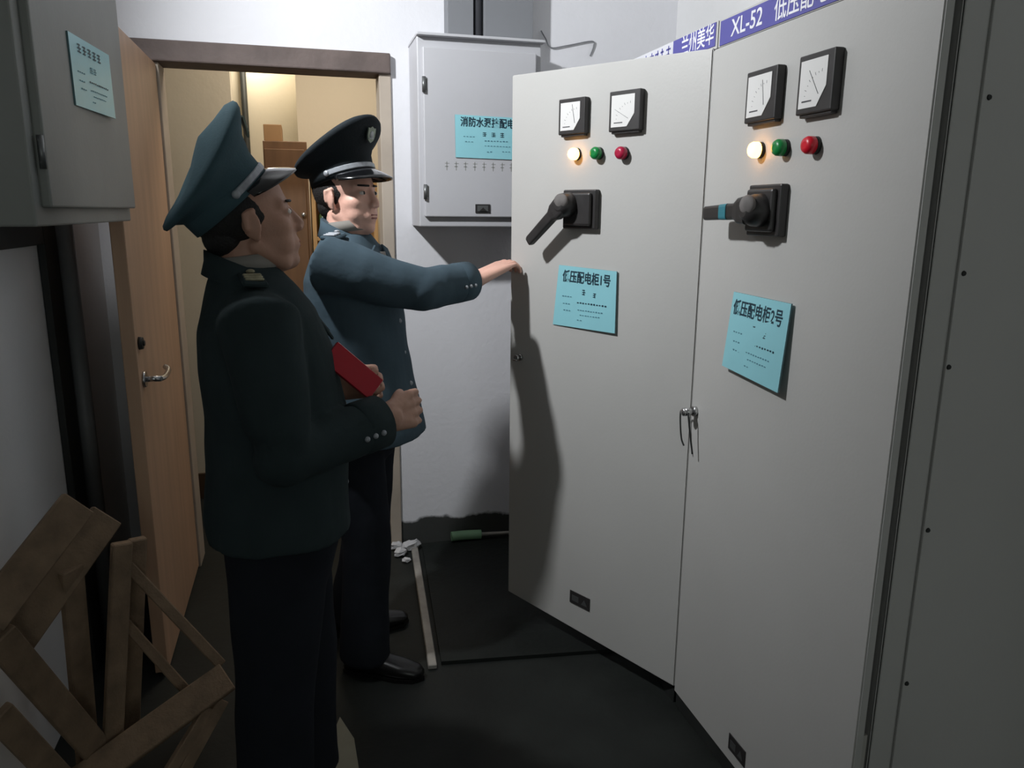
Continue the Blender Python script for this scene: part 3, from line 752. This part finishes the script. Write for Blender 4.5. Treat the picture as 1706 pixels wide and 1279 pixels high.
    for side, sg in (('R', -1), ('L', 1)):
        s = P(*cfg['arm'+side][0]); q0 = s+UP*.070*cfg.get('sleeve', 1)+L*.02*sg*-1; q1 = nk+L*.085*sg+UP*.005
        t = B(); t.obox(q0, q1, .050, .012, UP+F*.1, .004); ep = obj('epaulette', t, cfg['cloth'], jk)
        t = B(); dd = (q1-q0); 
        for k in range(3):
            c = q0+dd*(.18+.2*k)+UP*.008; t.obox(c-F*.018, c+F*.018, .012, .006, UP, .002)
        t.sph(q0+dd*.82+UP*.010, (.009, .009, .005)); obj('braid', t, cfg['braid'], ep)
    for side in cfg['buttons']:
        e, wr = P(*cfg['arm'+side][1]), P(*cfg['arm'+side][2]); d = (wr-e).normalized(); sdv = cfg['button_side']
        for k in range(3):
            c = e+d*(cfg['cuff'+side]-.03-.022*k); o = (Vector(sdv)-d*d.dot(Vector(sdv))).normalized()
            t = B(); t.sph(c+o*.0605*cfg.get('sleeve', 1), .0065, sub=2); obj('cuff_button', t, 'silver_braid', jk)
    for k, u in enumerate((1.16, 1.06, .96, .87)):
        rg = cfg['torso']; lo = max([r for r in rg if r[0] <= u], key=lambda r: r[0]); hi = min([r for r in rg if r[0] > u], key=lambda r: r[0]); q = (u-lo[0])/(hi[0]-lo[0])
        f = lo[1]+(hi[1]-lo[1])*q+lo[2]+(hi[2]-lo[2])*q
        t = B(); t.sph(P(f-.003, 0, u), .009, sub=2); obj('jacket_button', t, 'silver_braid', jk)
    # shoes
    for side in ('R', 'L'):
        a = P(*cfg['leg'+side][2]); g = math.radians(cfg['toe'+side]); D = Vector((math.cos(g), math.sin(g), 0)); S = Vector((-D.y, D.x, 0)); g0 = Vector((a.x, a.y, 0))
        t = B(); t.loft([(g0-D*.068+UP*.032, .022, .026, D), (g0-D*.055+UP*.036, .034, .034, D), (g0+UP*.044, .036, .042, D), (g0+D*.06+UP*.036, .040, .034, D), (g0+D*.13+UP*.030, .044, .026, D), (g0+D*.185+UP*.026, .034, .019, D), (g0+D*.203+UP*.024, .014, .012, D)], 24, ax=S, power=2.3)
        t.loft([(g0-UP*0+UP*.03-D*.01, .044, .040), (g0+UP*.09-D*.005, .042, .040)], 20, ax=D)
        for v in t.bm.verts: v.co.z = max(v.co.z, .012)
        sh = obj('shoe', t, 'shoe', root)
        t = B(); o_ = [(-.078, 0), (-.066, .030), (-.02, .036), (.04, .036), (.12, .046), (.18, .036), (.208, 0)]
        pts = o_+[(x, -y) for x, y in o_[-2:0:-1]]; t.poly([(g0.x+D.x*x+S.x*y, g0.y+D.y*x+S.y*y) for x, y in pts], .001, .014); obj('sole', t, 'shoe', sh)
    MC = MH @ Matrix.Translation(cfg['cap_off']) @ Matrix.Rotation(-math.radians(cfg['cap_tilt']), 4, 'Y') @ Matrix.Scale(cfg.get('cap_scale', 1.0), 4)
    peaked_cap(root, MC, cfg['cap'])
    return root, P

TOR_B = [(.785, .025, .190, .218), (.81, .024, .187, .215), (.93, .016, .168, .202), (1.06, .008, .150, .195), (1.20, 0, .142, .200), (1.30, -.008, .128, .205), (1.365, -.012, .100, .175), (1.405, -.012, .078, .11), (1.43, -.012, .065, .07)]
DH = math.radians(-22)
officer('person', 'person in dark uniform and peaked cap reaching out to hold the ajar cabinet door', (.150, 2.475), -22, dict(
    head=(-.015, .01, 1.538), head_heading=-40, head_tilt=6, neck=(-.012, 0, 1.425), skin='skin_b', cloth='cloth_b', trouser='trouser', cap='cap_b', braid='silver_braid',
    armR=((-.015, -.195, 1.345), (.235, -.090, 1.268), (.366, .1445, 1.283)), cuffR=.215, armL=((-.015, .195, 1.345), (-.09, .24, 1.07), (-.05, .235, .84)), cuffL=.20,
    legR=((.0, -.09, .84), (.045, -.10, .45), (.035, -.13, .085)), legL=((.0, .09, .84), (-.01, .09, .45), (-.085, .10, .085)), toeR=-28, toeL=5,
    handR=dict(world=True, K=Vector((.652, 2.533, 1.324)), T=(-.55, .83, 0), fingers=[((.040, 0, -.004), (.017, 0, -.020), (.002, 0, -.021))]*4, thumb=((.028, .020, -.006), (.026, .006, -.012), (.018, -.002, -.012))),
    handL=dict(K=(-.04, .225, .765), T=(.9, .3, 0), fingers=[((.034, 0, -.008), (.018, 0, -.016), (.010, 0, -.016))]*4, thumb=((.028, .016, -.006), (.022, .004, -.012), (.016, -.002, -.012))),
    sleeve=1.05, torso=TOR_B, vneck=(.136, 1.270, .44), buttons=('R',), button_side=(.1, -1, -.1), cap_off=(-.006, 0, .052), cap_tilt=10))
TOR_A = [(.79, .0, .160, .20), (.82, .0, .160, .20), (.93, .005, .155, .195), (1.06, .010, .152, .190), (1.18, -.005, .142, .195), (1.27, -.02, .125, .20), (1.325, -.03, .100, .165), (1.36, -.035, .08, .10), (1.385, -.035, .065, .07)]
rootA, PA = officer('person', 'person in black uniform and tilted peaked cap seen from behind, holding a red booklet', (-.085, 1.755), 8, dict(
    head=(-.025, 0, 1.475), head_heading=12, head_tilt=12, neck=(-.035, 0, 1.365), skin='skin_a', cloth='cloth_a', trouser='trouser', cap='cap_a', braid='gold_braid',
    armR=((-.03, -.185, 1.285), (.0, -.215, 1.015), (.245, -.10, 1.045)), cuffR=.235, armL=((-.03, .185, 1.285), (-.03, .22, 1.02), (.165, .07, 1.085)), cuffL=.215,
    trw=1.12, legR=((-.01, -.085, .80), (-.035, -.09, .43), (-.06, -.10, .08)), legL=((.01, .085, .80), (.045, .09, .43), (.035, .10, .08)), toeR=0, toeL=100,
    handR=dict(K=(.310, -.060, 1.050), T=(.0, .35, .95), fingers=[((.030, 0, -.006), (.008, 0, -.024), (-.012, 0, -.018))]*4, thumb=((.026, .016, -.008), (.022, .004, -.014), (.014, -.004, -.012))),
    handL=dict(K=(.228, .025, 1.105), T=(.0, -.35, .95), fingers=[((.032, 0, -.008), (.010, 0, -.022), (-.012, 0, -.018))]*4, thumb=((.026, .016, -.006), (.022, .004, -.012), (.016, -.002, -.012))),
    torso=TOR_A, vneck=(.124, 1.225, .60), buttons=('R',), button_side=(.1, -1, -.1), cap_off=(-.022, 0, .042), cap_tilt=30, cap_scale=.94))

# red booklet in the first officer's hand
b = B(); b.obox((.046, 1.69, 1.200), (.142, 1.70, 1.108), .055, .012, (.25, -.9, .3), .001); b.mi = 1; b.obox((.047, 1.698, 1.198), (.144, 1.708, 1.106), .052, .004, (.25, -.9, .3), 0)
tag(obj('booklet', b, ['book_red', 'paper']), 'small red booklet held by the officer in the black uniform', 'booklet')
